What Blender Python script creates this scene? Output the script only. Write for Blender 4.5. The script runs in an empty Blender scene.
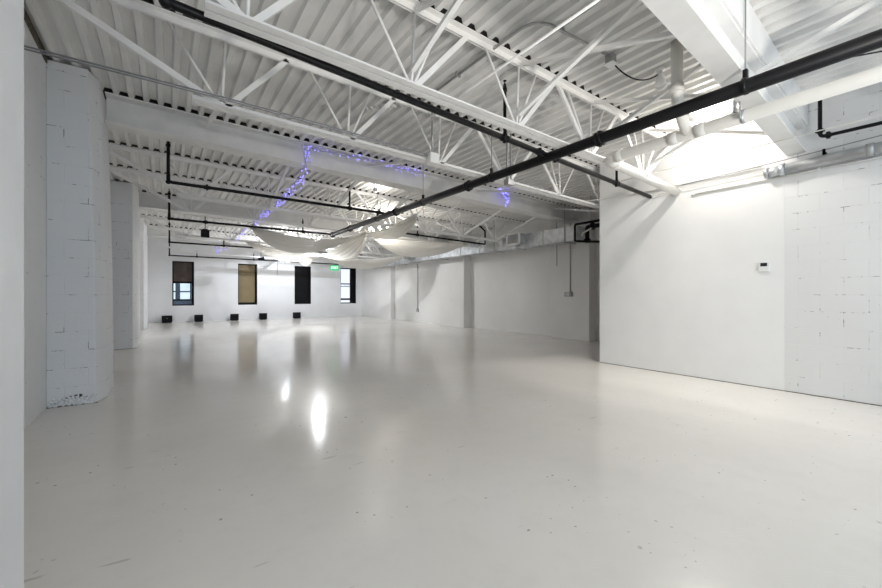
import bpy, bmesh, math, random
from mathutils import Vector, Matrix
random.seed(7)
SC = bpy.context.scene
COL = SC.collection
PI = math.pi
ROOF_S = 0.025
def deck_z(x): return 3.735 - ROOF_S * x          # underside of the roof deck ribs

# ------------------------------------------------------------------ materials
def new_mat(name):
    m = bpy.data.materials.new(name); m.use_nodes = True
    nt = m.node_tree; b = nt.nodes['Principled BSDF']
    return m, nt, b
def nd(nt, t, **kw):
    n = nt.nodes.new(t)
    for k, v in kw.items():
        if k.startswith('i_'): n.inputs[k[2:].replace('_', ' ')].default_value = v
        else: setattr(n, k, v)
    return n
def mix(nt, fac, a, b):
    n = nt.nodes.new('ShaderNodeMix'); n.data_type = 'RGBA'
    if isinstance(fac, float): n.inputs[0].default_value = fac
    else: nt.links.new(fac, n.inputs[0])
    for i, v in ((6, a), (7, b)):
        if isinstance(v, tuple): n.inputs[i].default_value = (*v, 1)
        else: nt.links.new(v, n.inputs[i])
    return n.outputs[2]
def ramp(nt, src, lo, hi):
    n = nt.nodes.new('ShaderNodeMapRange'); n.inputs[1].default_value = lo; n.inputs[2].default_value = hi
    n.interpolation_type = 'SMOOTHSTEP'
    nt.links.new(src, n.inputs[0]); return n.outputs[0]
def mul(nt, a, b):
    n = nt.nodes.new('ShaderNodeMath'); n.operation = 'MULTIPLY'
    for i, v in ((0, a), (1, b)):
        if isinstance(v, (int, float)): n.inputs[i].default_value = v
        else: nt.links.new(v, n.inputs[i])
    return n.outputs[0]
def noise(nt, vec, scale, detail=3, rough=.5):
    n = nd(nt, 'ShaderNodeTexNoise'); n.inputs['Scale'].default_value = scale
    n.inputs['Detail'].default_value = detail; n.inputs['Roughness'].default_value = rough
    nt.links.new(vec, n.inputs['Vector']); return n.outputs['Fac']
def paint(name, col, rough=.5, metal=0., var=.04, bump=.02, scale=9., spec=.5):
    m, nt, b = new_mat(name)
    tc = nd(nt, 'ShaderNodeTexCoord').outputs['Object']
    n = noise(nt, tc, scale, 4)
    d = tuple(max(0, c * (1 - 2 * var)) for c in col)
    nt.links.new(mix(nt, ramp(nt, n, .3, .7), d, col), b.inputs['Base Color'])
    b.inputs['Roughness'].default_value = rough; b.inputs['Metallic'].default_value = metal; b.inputs['Specular IOR Level'].default_value = spec
    if bump:
        bp = nd(nt, 'ShaderNodeBump'); bp.inputs['Strength'].default_value = bump * 5; bp.inputs['Distance'].default_value = .004
        nt.links.new(noise(nt, tc, scale * 5, 3), bp.inputs['Height']); nt.links.new(bp.outputs[0], b.inputs['Normal'])
    return m
def block_wall(name, col, dark=(.12, .11, .10), wear=.62, bs=.35, bw=.40, bh=.203):
    """painted concrete block: courses as bump, worn joints and pock marks where the paint has gone"""
    m, nt, b = new_mat(name)
    tc = nd(nt, 'ShaderNodeTexCoord').outputs['Object']
    sep = nd(nt, 'ShaderNodeSeparateXYZ'); nt.links.new(tc, sep.inputs[0])
    add = nd(nt, 'ShaderNodeMath', operation='ADD'); nt.links.new(sep.outputs[0], add.inputs[0]); nt.links.new(sep.outputs[1], add.inputs[1])
    com = nd(nt, 'ShaderNodeCombineXYZ'); nt.links.new(add.outputs[0], com.inputs[0]); nt.links.new(sep.outputs[2], com.inputs[1])
    br = nd(nt, 'ShaderNodeTexBrick'); nt.links.new(com.outputs[0], br.inputs['Vector'])
    br.inputs['Scale'].default_value = 1; br.inputs['Brick Width'].default_value = bw; br.inputs['Row Height'].default_value = bh
    br.inputs['Mortar Size'].default_value = .0045; br.inputs['Mortar Smooth'].default_value = .6
    n1 = noise(nt, tc, 7.5, 5, .7); n2 = noise(nt, tc, 34, 2); n3 = noise(nt, tc, .7, 3)
    crack = mul(nt, br.outputs['Fac'], ramp(nt, n1, wear, wear + .06))
    pock = ramp(nt, n2, .76, .80)
    tone = mix(nt, ramp(nt, n3, .3, .7), tuple(c * .93 for c in col), col)
    c1 = mix(nt, mul(nt, crack, .85), tone, dark)
    nt.links.new(mix(nt, mul(nt, pock, .55), c1, dark), b.inputs['Base Color'])
    b.inputs['Roughness'].default_value = .6
    inv = nd(nt, 'ShaderNodeMath', operation='SUBTRACT'); inv.inputs[0].default_value = 1; nt.links.new(br.outputs['Fac'], inv.inputs[1])
    ad = nd(nt, 'ShaderNodeMath', operation='ADD'); nt.links.new(inv.outputs[0], ad.inputs[0]); nt.links.new(mul(nt, noise(nt, tc, 22, 4), .6), ad.inputs[1])
    bp = nd(nt, 'ShaderNodeBump'); bp.inputs['Strength'].default_value = bs; bp.inputs['Distance'].default_value = .006
    nt.links.new(ad.outputs[0], bp.inputs['Height']); nt.links.new(bp.outputs[0], b.inputs['Normal'])
    return m
def emis(name, col, s):
    m, nt, b = new_mat(name)
    b.inputs['Base Color'].default_value = (*col, 1); b.inputs['Emission Color'].default_value = (*col, 1)
    b.inputs['Emission Strength'].default_value = s
    return m

def floor_mat():
    m, nt, b = new_mat('floor_epoxy')
    tc = nd(nt, 'ShaderNodeTexCoord').outputs['Object']
    big = noise(nt, tc, .55, 4, .55); fine = noise(nt, tc, 4.5, 5, .6)
    c = mix(nt, ramp(nt, big, .3, .7), (.765, .725, .67), (.82, .785, .735))
    c = mix(nt, mul(nt, ramp(nt, fine, .45, .75), .25), c, (.66, .635, .59))
    # scuffs: thin stretched marks, chips: small dots
    mp = nd(nt, 'ShaderNodeMapping'); mp.inputs['Scale'].default_value = (2.2, 16, 1); mp.inputs['Rotation'].default_value = (0, 0, .7)
    nt.links.new(tc, mp.inputs[0])
    scuff = ramp(nt, noise(nt, mp.outputs[0], 1.6, 2, .4), .735, .76)
    chip = ramp(nt, noise(nt, tc, 27, 1, .3), .75, .765)
    spots = ramp(nt, noise(nt, tc, 1.1, 2), .45, .6)
    c = mix(nt, mul(nt, scuff, .38), c, (.30, .28, .25))
    c = mix(nt, mul(nt, mul(nt, chip, spots), .7), c, (.16, .145, .13))
    nt.links.new(c, b.inputs['Base Color'])
    r = nd(nt, 'ShaderNodeMapRange'); nt.links.new(fine, r.inputs[0]); r.inputs[3].default_value = .09; r.inputs[4].default_value = .20
    nt.links.new(r.outputs[0], b.inputs['Roughness'])
    bp = nd(nt, 'ShaderNodeBump'); bp.inputs['Strength'].default_value = .12; bp.inputs['Distance'].default_value = .01
    nt.links.new(noise(nt, tc, 2.2, 3), bp.inputs['Height']); nt.links.new(bp.outputs[0], b.inputs['Normal'])
    return m

M = dict(
    floor=floor_mat(),
    block=block_wall('painted_block', (.80, .80, .79), wear=.59),
    block_right=block_wall('painted_block_right', (.79, .785, .77), wear=.55, bs=.5),
    block_far=block_wall('painted_block_far', (.80, .79, .77), wear=.62, bs=.3),
    pillar=block_wall('painted_pillar_block', (.79, .795, .80), wear=.535, bs=.6),
    drip=paint('thick_brushed_paint', (.80, .80, .80), .5, var=.05, bump=.12, scale=2.2),
    plaster=paint('painted_plaster', (.83, .825, .81), .55, var=.015, bump=.01, scale=2.5),
    back=paint('painted_back_wall', (.83, .83, .84), .55, var=.02, bump=.02, scale=2.),
    deck=paint('painted_deck', (.83, .82, .80), .5, var=.05, bump=.01, scale=2.2),
    steel=paint('painted_steel', (.87, .86, .84), .42, var=.03, bump=.01, scale=5),
    beam=paint('painted_beam', (.79, .785, .77), .5, var=.04, bump=.02, scale=4),
    black=paint('black_pipe_paint', (.006, .006, .007), .38, var=.1, bump=.01, spec=.22),
    blackm=paint('matt_black', (.007, .007, .008), .6, var=.1, bump=.01, spec=.15),
    pvc=paint('white_pvc', (.80, .785, .74), .35, var=.03, bump=0, scale=3),
    galv=paint('galvanised_sheet', (.62, .64, .66), .5, metal=.85, var=.14, bump=.01, scale=6),
    cond=paint('grey_conduit', (.42, .42, .42), .4, metal=.5, var=.06, bump=0),
    wire=paint('cable_grey', (.30, .30, .31), .5, var=.05, bump=0),
    whitecable=paint('white_cable', (.74, .73, .70), .5, var=.05, bump=0),
    whiteplastic=paint('white_plastic', (.80, .80, .79), .4, var=.02, bump=0),
    screen=paint('dark_screen', (.03, .035, .035), .2, var=.05, bump=0),
    tan=paint('tan_blind', (.23, .175, .09), .7, var=.05, bump=.02, scale=4),
    darkwood=paint('brown_board', (.075, .045, .03), .6, var=.2, bump=.03, scale=3),
    darkpane=paint('dark_screen_mesh', (.008, .008, .010), .5, var=.2, bump=0, spec=.15),
    facade=paint('far_facade', (.05, .055, .065), .7, var=.2, bump=0, scale=2),
    facadewin=paint('far_window_blind', (.88, .84, .80), .5, var=.08, bump=0, scale=2),
    brass=paint('brass', (.45, .30, .10), .35, metal=.9, var=.1, bump=0),
    flute_shade=paint('painted_flute_shade', (.035, .032, .03), .8, var=.2, bump=0),  # near-black tone standing in for shade inside the deck flutes
    gap=paint('rusty_gap', (.16, .13, .10), .9, var=.3, bump=.1, scale=20),
    bulb=emis('lamp_glow', (1, .97, .90), 40.),
    bulb2=emis('small_bulb_glow', (1, .96, .90), 14.),
    led=emis('violet_led', (.32, .29, 1.0), 1.1),
    ledwire=paint('pale_led_wire', (.46, .44, .85), .4, var=.05, bump=0),
    exit=emis('exit_green', (.05, .55, .22), .55),
    exitw=emis('exit_letters', (.85, 1, .9), 1.2),
)
def glass_mat():
    m, nt, b = new_mat('window_glass')
    b.inputs['Base Color'].default_value = (.9, .93, .95, 1); b.inputs['Roughness'].default_value = .02
    b.inputs['Transmission Weight'].default_value = 1; b.inputs['IOR'].default_value = 1.05
    return m
M['glass'] = glass_mat()
def frosted():
    m, nt, b = new_mat('pale_shade')
    b.inputs['Base Color'].default_value = (.95, .84, .82, 1); b.inputs['Roughness'].default_value = .6
    b.inputs['Transmission Weight'].default_value = .75; b.inputs['IOR'].default_value = 1.02
    return m
M['shade'] = frosted()
def crystal():
    m, nt, b = new_mat('crystal_glass')
    b.inputs['Base Color'].default_value = (.96, .96, .97, 1); b.inputs['Roughness'].default_value = .08
    b.inputs['Transmission Weight'].default_value = .5; b.inputs['IOR'].default_value = 1.45
    return m
M['crystal'] = crystal()
def cloth():
    m, nt, b = new_mat('sheer_cloth')
    tc = nd(nt, 'ShaderNodeTexCoord').outputs['Object']
    n = noise(nt, tc, 5, 3)
    nt.links.new(mix(nt, n, (.80, .78, .74), (.88, .87, .85)), b.inputs['Base Color'])
    b.inputs['Roughness'].default_value = .8
    tr = nd(nt, 'ShaderNodeBsdfTranslucent'); tr.inputs['Color'].default_value = (.88, .87, .84, 1)
    tp = nd(nt, 'ShaderNodeBsdfTransparent')
    m1 = nd(nt, 'ShaderNodeMixShader'); m1.inputs[0].default_value = .62
    nt.links.new(b.outputs[0], m1.inputs[1]); nt.links.new(tr.outputs[0], m1.inputs[2])
    m2 = nd(nt, 'ShaderNodeMixShader'); m2.inputs[0].default_value = .18
    nt.links.new(m1.outputs[0], m2.inputs[1]); nt.links.new(tp.outputs[0], m2.inputs[2])
    nt.links.new(m2.outputs[0], nt.nodes['Material Output'].inputs[0])
    return m
M['cloth'] = cloth()

# ------------------------------------------------------------------ mesh helpers
class MB:
    def __init__(s): s.bm = bmesh.new()
    def box(s, x0, x1, y0, y1, z0, z1):
        v = [s.bm.verts.new(p) for p in ((x0,y0,z0),(x1,y0,z0),(x1,y1,z0),(x0,y1,z0),(x0,y0,z1),(x1,y0,z1),(x1,y1,z1),(x0,y1,z1))]
        for f in ((3,2,1,0),(4,5,6,7),(0,1,5,4),(1,2,6,5),(2,3,7,6),(3,0,4,7)): s.bm.faces.new([v[i] for i in f])
        return s
    def bar(s, a, b, w, h=None, up=(0,0,1)):
        """rectangular bar from a to b: w across, h along up"""
        h = h or w; a = Vector(a); b = Vector(b); d = (b - a).normalized(); u = Vector(up)
        if abs(d.dot(u)) > .97: u = Vector((0,1,0))
        r = d.cross(u).normalized(); u = r.cross(d).normalized()
        v = [s.bm.verts.new(p + r*sx*w/2 + u*sy*h/2) for p in (a, b) for sx, sy in ((-1,-1),(1,-1),(1,1),(-1,1))]
        for f in ((3,2,1,0),(4,5,6,7),(0,1,5,4),(1,2,6,5),(2,3,7,6),(3,0,4,7)): s.bm.faces.new([v[i] for i in f])
        return s
    def tube(s, pts, r, n=10, caps=True, radii=None):
        pts = [Vector(p) for p in pts]; rings = []
        prev = None
        for i, p in enumerate(pts):
            t = ((pts[min(i+1, len(pts)-1)] - p).normalized() + (p - pts[max(i-1, 0)]).normalized())
            t = t.normalized() if t.length > 1e-6 else (pts[i] - pts[i-1]).normalized()
            if prev is None:
                u = Vector((0,0,1)) if abs(t.z) < .9 else Vector((0,1,0))
                x = t.cross(u).normalized()
            else:
                x = (prev - t * prev.dot(t)).normalized()
            prev = x; y = t.cross(x).normalized()
            k = 1.
            if 0 < i < len(pts)-1:
                c = (p - pts[i-1]).normalized().dot(t); k = 1.
            rr = radii[i] if radii else r
            rings.append([s.bm.verts.new(p + (x*math.cos(2*PI*j/n) + y*math.sin(2*PI*j/n))*rr*k) for j in range(n)])
        for a, b in zip(rings, rings[1:]):
            for j in range(n):
                f = s.bm.faces.new((a[j], a[(j+1)%n], b[(j+1)%n], b[j])); f.smooth = True
        if caps:
            s.bm.faces.new(rings[0][::-1]); s.bm.faces.new(rings[-1])
        return s
    def lathe(s, base, axis, prof, n=16):
        """prof: (distance along axis, radius)"""
        base = Vector(base); t = Vector(axis).normalized()
        return s.tube([base + t*d for d, r in prof], 0, n, True, [max(r, .0005) for d, r in prof])
    def ball(s, c, r, n=12):
        m = Matrix.Translation(c)
        res = bmesh.ops.create_uvsphere(s.bm, u_segments=n, v_segments=max(6, n//2 + 2), radius=r, matrix=m)
        for v in res['verts']:
            for f in v.link_faces: f.smooth = True
        return s
    def prism(s, poly, axis, a, b):
        """polygon in the two other axes swept along axis 'x','y','z'"""
        def P(u, v, w): return {'x': (w,u,v), 'y': (u,w,v), 'z': (u,v,w)}[axis]
        A = [s.bm.verts.new(P(u,v,a)) for u,v in poly]; B = [s.bm.verts.new(P(u,v,b)) for u,v in poly]
        n = len(poly)
        for i in range(n): s.bm.faces.new((A[i],A[(i+1)%n],B[(i+1)%n],B[i]))
        s.bm.faces.new(A[::-1]); s.bm.faces.new(B)
        return s
    def build(s, name, mat, parent=None, bevel=0):
        bmesh.ops.recalc_face_normals(s.bm, faces=s.bm.faces[:])
        me = bpy.data.meshes.new(name)
        if parent is not None: bmesh.ops.translate(s.bm, verts=s.bm.verts[:], vec=-WORLD[parent.name])
        s.bm.to_mesh(me); s.bm.free()
        me.materials.append(mat)
        o = bpy.data.objects.new(name, me); COL.objects.link(o)
        if parent is not None: o.parent = parent; WORLD[o.name] = WORLD[parent.name]
        else: WORLD[o.name] = Vector((0,0,0))
        if bevel:
            md = o.modifiers.new('bevel', 'BEVEL'); md.width = bevel; md.segments = 2; md.limit_method = 'ANGLE'
        return o
WORLD = {}
def thing(name, label, cat, loc=(0,0,0), group=None):
    o = bpy.data.objects.new(name, None); COL.objects.link(o); o.location = loc
    o.empty_display_size = .1
    o['label'] = label; o['category'] = cat; o['kind'] = 'thing'
    if group: o['group'] = group
    WORLD[o.name] = Vector(loc)
    return o
def tag(o, label, cat, group=None, kind='thing'):
    o['label'] = label; o['category'] = cat; o['kind'] = kind
    if group: o['group'] = group
    return o
def rebase(o, loc):
    """move the origin of a top-level mesh to its base"""
    loc = Vector(loc); o.data.transform(Matrix.Translation(-loc)); o.location = loc; WORLD[o.name] = loc
    return o
def struct(o, label=None, cat=None):
    o['kind'] = 'structure'
    if label: o['label'] = label; o['category'] = cat
    return o
def arc(c, r, a0, a1, ax, ay, n=6):
    c = Vector(c); ax = Vector(ax); ay = Vector(ay)
    return [c + ax*r*math.cos(a0+(a1-a0)*i/n) + ay*r*math.sin(a0+(a1-a0)*i/n) for i in range(n+1)]
def rounded(pts, r=.08, n=5):
    """polyline with rounded corners"""
    pts = [Vector(p) for p in pts]; out = [pts[0]]
    for i in range(1, len(pts)-1):
        a, b, c = pts[i-1], pts[i], pts[i+1]
        d1 = (a-b); d2 = (c-b); k = min(r, d1.length*.45, d2.length*.45)
        p0 = b + d1.normalized()*k; p2 = b + d2.normalized()*k
        for j in range(n+1):
            t = j/n; out.append(p0*(1-t)**2 + b*2*t*(1-t) + p2*t*t)
    out.append(pts[-1]); return out

# ------------------------------------------------------------------ the shell
XL, XR, XP, YB, Y0 = -1.05, 9.25, 6.4, 21.0, -4.5
f = MB().box(XL-.3, XR+.3, Y0, YB+.3, -.2, 0).build('floor', M['floor'])
struct(f, 'glossy pale grey painted concrete floor', 'floor')

# corrugated roof deck: ribs run along the room
mb = MB(); prof = []
x = XL - .25; P = .1524; RIB = .05
while x < XR + .3:
    for dx, dz in ((0,0),(.05,0),(.066,RIB),(.136,RIB)): prof.append((x+dx, dz))
    x += P
# shade in the flutes over joists and beams is painted on as dark strips
flute_shade = [(y, .068) for y in (2.85, 4.27, 8.57, 10.06, 14.25, 15.75, 19.6)] + [(y, .145) for y in (6.52, 12.2, 17.8)]
ys = [Y0] + sorted(v for y, h in flute_shade for v in (y-h, y+h)) + [YB+.3]
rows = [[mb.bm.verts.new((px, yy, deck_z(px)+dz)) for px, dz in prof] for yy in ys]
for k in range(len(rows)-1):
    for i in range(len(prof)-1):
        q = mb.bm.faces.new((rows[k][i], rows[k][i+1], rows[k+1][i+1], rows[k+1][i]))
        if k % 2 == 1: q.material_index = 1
vc = [mb.bm.verts.new((px, y, deck_z(px)+.25)) for y in (Y0, YB+.3) for px in (prof[0][0], prof[-1][0])]
mb.bm.faces.new((vc[0], vc[1], vc[3], vc[2]))
deck = mb.build('ceiling', M['deck']); deck.data.materials.append(M['flute_shade']); struct(deck, 'white corrugated metal roof deck', 'ceiling')

TOP = 3.9
w = MB().box(XL-.25, XL, Y0, YB+.3, 0, TOP).build('wall_left', M['block']); struct(w, 'white painted block wall on the left', 'wall')
o = MB().prism([(5.9, 3.70), (5.9, 3.80), (2.0, 3.80), (2.0, 3.745)], 'x', XL, XL+.012).build('trim_1', M['gap']); struct(o, 'rough dark gap where left wall meets roof', 'trim')
# back wall with four openings
WIN = [(.23, 1.05), (2.84, 3.69), (5.48, 6.32), (7.96, 8.87)]; WZ0, WZ1 = .73, 2.72
mb = MB(); edges = [XL-.25] + [v for p in WIN for v in p] + [XR+.3]
for i in range(0, len(edges), 2): mb.box(edges[i], edges[i+1], YB, YB+.3, 0, TOP)
for a, b in WIN:
    mb.box(a, b, YB, YB+.3, 0, WZ0); mb.box(a, b, YB, YB+.3, WZ1, TOP)
w = mb.build('wall_back', M['back']); struct(w, 'white back wall with four tall windows', 'wall')
# far stretch of the right wall, then the nearer plastered room that juts in
w = MB().box(XR, XR+.25, 4.0, YB+.3, 0, TOP).build('wall_right_far', M['block_far']); struct(w, 'white block wall along the far right', 'wall')
YE = 4.1
w = MB().box(XP, XR+.25, Y0, YE-.012, 0, TOP).build('wall_right_near', M['block_right']); struct(w, 'white block wall on the near right', 'wall')
w = MB().box(XP-.004, XP+.003, 1.53, YE, 0, TOP).box(XP, XR, YE-.014, YE, 0, TOP).build('wall_right_plaster', M['plaster']); struct(w, 'smooth plastered part of the right wall', 'wall')
# thin dark seam where the right wall meets the floor
o = MB().box(XP-.008, XP-.0045, 1.53, YE, 0, .007).box(XP-.005, XP-.0005, Y0, 1.53, 0, .008).build('trim_2', M['gap']); struct(o, 'dark seam under the right wall', 'trim')

# ------------------------------------------------------------------ pillars, piers
def pillar(y0, y1, xf, label, name='pillar', x0=XL, big=True, taper=.0, mat='pillar'):
    mb = MB(); n = 10
    ch = .05
    if not big: ch = .012
    def ring(z, x): return [mb.bm.verts.new((*q, z)) for q in ((x0, y0), (x-ch*1.5, y0), (x, y0+ch*5), (x, y1-ch), (x-ch, y1), (x0, y1))]
    zs = [0, 1.2, 2.4, 3.3, 3.745]; rr = [ring(z, xf - taper*(z/3.745)**2) for z in zs]
    for a, b in zip(rr, rr[1:]):
        for i in range(6): mb.bm.faces.new((a[i], a[(i+1)%6], b[(i+1)%6], b[i]))
    mb.bm.faces.new(rr[0][::-1]); mb.bm.faces.new(rr[-1])
    o = mb.build(name, M[mat], None, .008)
    rebase(o, ((x0+xf)/2, (y0+y1)/2, 0)); return tag(o, label, 'pillar')
pillar(5.85, 6.85, -.57, 'white block pillar with worn base and cracked joints, left of the room', taper=.07)
pillar(11.25, 12.65, -.54, 'grey-white pillar behind the worn-base pillar, further down left wall')
pillar(17.2, 18.3, -.56, 'bright white pillar closest to the windowed back wall on left')
o = pillar(.7, 2.03, -.417, 'bright white pillar edge right beside the camera at picture left', big=False, mat='drip')
# ragged, crumbling foot of the first pillar
FP = [q for q in bpy.data.objects if q.name == 'pillar'][0]
rnd = random.Random(3); mb = MB()
for i in range(150):
    x = -1.03 + .40*rnd.random(); q = .006 + .016*rnd.random(); z = .012 + .085*rnd.random()**1.5
    mb.ball((x, 5.852, z), q, 6)
ft = mb.build('crumbling_base', M['pillar'], FP); ft['label'] = 'crumbling flaked base'
mb = MB().box(-1.045, -.63, 5.842, 5.853, 0, .011)
for i in range(16):
    x = -1.03 + .38*rnd.random(); mb.box(x, x+.01+.02*rnd.random(), 5.8445, 5.853, .03+.07*rnd.random(), .034+.073*rnd.random()+.02)
mb.build('flaked_patch', M['gap'], FP)

def pier(y0, y1, xf, label):
    o = MB().box(xf, XR+.002, y0, y1, 0, 3.49).build('wall_pier', M['block_far'], None, .012)
    rebase(o, ((xf+XR)/2, (y0+y1)/2, 0)); return tag(o, label, 'pier')
pier(6.05, 7.30, 8.97, 'painted block pier carrying the conduit and switch box, by the partition')
pier(11.2, 12.75, 8.93, 'white block pier under duct at middle of far right wall')
pier(17.05, 18.5, 9.0, 'narrow white pier on far right wall next to back corner')

# ------------------------------------------------------------------ roof beams
def ibeam(yc, x0, x1, z0, dz, fw, label, tw=.014, skew=0., plate=False):
    """rolled beam following the roof slope; z0 = underside at x=0"""
    mb = MB()
    def Z(x): return z0 - ROOF_S*x
    def slab(yw0, yw1, h0, h1):
        v = []
        for x in (x0, x1):
            k = skew*(x - 6.4)
            for y, h in ((yw0,h0),(yw1,h0),(yw1,h1),(yw0,h1)): v.append(mb.bm.verts.new((x, yc+y+k, Z(x)+h)))
        for ff in ((3,2,1,0),(4,5,6,7),(0,1,5,4),(1,2,6,5),(2,3,7,6),(3,0,4,7)): mb.bm.faces.new([v[i] for i in ff])
    slab(-fw/2, fw/2, 0, .018); slab(-tw/2, tw/2, .018, dz-.018); slab(-fw/2, fw/2, dz-.018, dz)
    o = mb.build('steel_beam', M['beam'])
    if plate:
        mb = MB(); H = deck_z(0) - z0
        slab(-fw/2-.018, fw/2+.02, dz, H-.001)
        mb.build('timber_packing', M['beam'], o)
    rebase_tree(o, ((x0+x1)/2, yc, 3.2)); return tag(o, label, 'beam')
def rebase_tree(o, loc):
    for c in o.children: c.data.transform(Matrix.Translation(-Vector(loc)))
    rebase(o, loc)
B0 = ibeam(1.415, -1.05, 6.41, 2.965+.16, .31, .18, 'wide white roof beam nearest camera, crossing top right above plastered wall', skew=.058, plate=True)
B1 = ibeam(6.52, -.62, 9.27, 3.37, .364, .29, 'deep white roof beam carried by the worn-base pillar, with violet lights along it')
B2 = ibeam(12.2, -.58, 9.27, 3.37, .364, .29, 'white roof beam behind the drapes, carried by the second pillar')
B3 = ibeam(17.8, -.58, 9.27, 3.37, .364, .29, 'roof beam nearest the back wall with the windows')

# ------------------------------------------------------------------ bar joists
NODES = [.44 + 1.265*k for k in range(7)]
def joist(y, label, x0=-1.04, x1=9.24, first=0, last=6, depth=.72, br=1.):
    r = thing('bar_joist', label, 'joist', ((x0+x1)/2, y, 3.1), 'open web bar joists')
    def zt(x): return deck_z(x) - .003
    def zb(x): return deck_z(x) - depth
    def slab(mb, xa, xb, y0, y1, za, h0, h1):
        v = []
        for x in (xa, xb):
            for yy, h in ((y0,h0),(y1,h0),(y1,h1),(y0,h1)): v.append(mb.bm.verts.new((x, y+yy, za(x)+h)))
        for ff in ((3,2,1,0),(4,5,6,7),(0,1,5,4),(1,2,6,5),(2,3,7,6),(3,0,4,7)): mb.bm.faces.new([v[i] for i in ff])
    mb = MB()
    for sgn in (-1, 1):
        a, b = sorted((sgn*.008, sgn*.068)); slab(mb, x0, x1, a, b, zt, -.007, 0)
        a, b = sorted((sgn*.008, sgn*.015)); slab(mb, x0, x1, a, b, zt, -.062, -.006)
    mb.build('top_chord', M['steel'], r)
    bx0 = NODES[first] - .24 if first == 0 else x0; bx1 = NODES[last] + .2
    mb = MB()
    for sgn in (-1, 1):
        a, b = sorted((sgn*.008, sgn*.076)); slab(mb, bx0, bx1, a, b, zb, 0, .007)
        a, b = sorted((sgn*.008, sgn*.015)); slab(mb, bx0, bx1, a, b, zb, .006, .056)
    mb.build('bottom_chord', M['steel'], r)
    def web(xa, xb, rod):
        a = (xa, y, zb(xa)+.03); b = (xb, y, zt(xb)-.035)
        if rod: MB().tube([a, b], .0125*br, 8).build('web_rod', M['steel'], r)
        else: MB().bar(a, b, .048*br, .03*br, (0,1,0)).build('web_angle', M['steel'], r)
    for k in range(first, last+1):
        X = NODES[k]; sg = 1 if k <= 3 else -1
        web(X, X + .03*sg, True)
        web(X - .02*sg, X - .44*sg, True)
        if k not in (0, 6): web(X + .02*sg, X + .30*sg, True)
        web(X + .04*sg, X + .60*sg, False)
        if k == 3: web(X - .05, X - .60, False)
    if first == 0:
        MB().bar((NODES[0]-.03, y, zb(NODES[0])+.03), (x0+.08, y, zt(x0)-.05), .055, .05, (0,1,0)).build('end_diagonal', M['steel'], r)
    if True:
        MB().bar((NODES[last]+.03, y, zb(NODES[last])+.03), (x1-.08, y, zt(x1)-.05), .055, .05, (0,1,0)).build('end_diagonal', M['steel'], r)
    return r
JY = [2.85, 4.27, 8.57, 10.06, 14.25, 15.75, 19.6]
joist(JY[0], 'white bar joist nearest camera, running over the pale plastic drain pipe', x1=6.41, last=4)
joist(JY[1], 'white bar joist with the small white junction box on its bottom chord')
joist(JY[2], 'white bar joist just beyond the beam hung with violet lights')
joist(JY[3], 'white bar joist directly above the crystal chandelier')
joist(JY[4], 'white bar joist beyond the second pillar, by the hanging black speaker', br=1.)
joist(JY[5], 'white bar joist over the round white lantern')
joist(JY[6], 'white bar joist closest to the back wall windows')
joist(-.2, 'white bar joist over the camera at the top right corner', x1=6.41, last=4)

# cross bridging between joists and beams
def brace(a, b, g='crossed bridging bars between joists', lab='slim white bridging bar crossing its twin between roof members', w=.034):
    mid = (Vector(a)+Vector(b))/2
    o = MB().bar(a, b, w, .034).build('bridging_bar', M['steel']); rebase(o, mid)
    tag(o, lab, 'brace', g)
def bridge(ya, yb, ks, zlo=.62, lab=None, which=(0, 1)):
    for k in ks:
        X = NODES[k] + .0
        t, b = deck_z(X) - .05, deck_z(X) - zlo
        L = lab or 'slim white bridging bar crossing its twin between roof members'
        if 0 in which: brace((X+.02, ya, t), (X+.02, yb, b), lab=L, g=L)
        if 1 in which: brace((X-.02, ya, b), (X-.02, yb, t), lab=L, g=L)
def by(x): return 1.415 + .058*(x-6.4)
for k in (1, 2, 3, 4):
    X = NODES[k]; t, b = deck_z(X)-.07, deck_z(X)-.60
    L = 'white bridging bar between the nearest joist and the wide near beam'
    brace((X+.025, 2.79, t), (X+.025, by(X)+.05, b+.02), L, L, .04)
    brace((X-.025, 2.79, b), (X-.025, by(X)+.04, t-.03), L, L, .04)
L = 'white bridging bar between the deep beam and the joist beyond it'
for k in (1, 2, 3, 4, 5, 6):
    X = NODES[k]
    brace((X+.02, 8.52, deck_z(X)-.68), (X+.02, 6.60, deck_z(X)-.12), L, L, .05)
L = 'white bridging bar between the junction box joist and the deep beam'
for k in (0, 2, 4, 6):
    X = NODES[k]
    brace((X+.02, 4.32, deck_z(X)-.61), (X+.02, 6.43, deck_z(X)-.13), L, L, .05)
L = 'white bridging bar between the two joists above the drapes'
for k in (2, 3, 4, 5):
    X = NODES[k]
    brace((X+.02, 8.63, deck_z(X)-.08), (X+.02, 10.0, deck_z(X)-.61), L, L, .03)
    brace((X-.02, 8.63, deck_z(X)-.61), (X-.02, 10.0, deck_z(X)-.08), L, L, .03)
L = 'white bridging bar over the top right corner, beyond the near beam'
brace((4.25, 1.20, 3.16), (4.25, -.12, 3.55), L, L, .04)
# long horizontal bridging rod over the bottom chords
o = MB().tube([(2.24, 4.45, 3.03), (2.24, 2.85, 3.075), (2.24, 1.32, 3.09)], .010, 8).build('bridging_rod', M['steel']); rebase(o, (2.24, 2.9, 3.06))
tag(o, 'long thin white rod crossing the nearest joist towards the near beam', 'rod')

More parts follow.
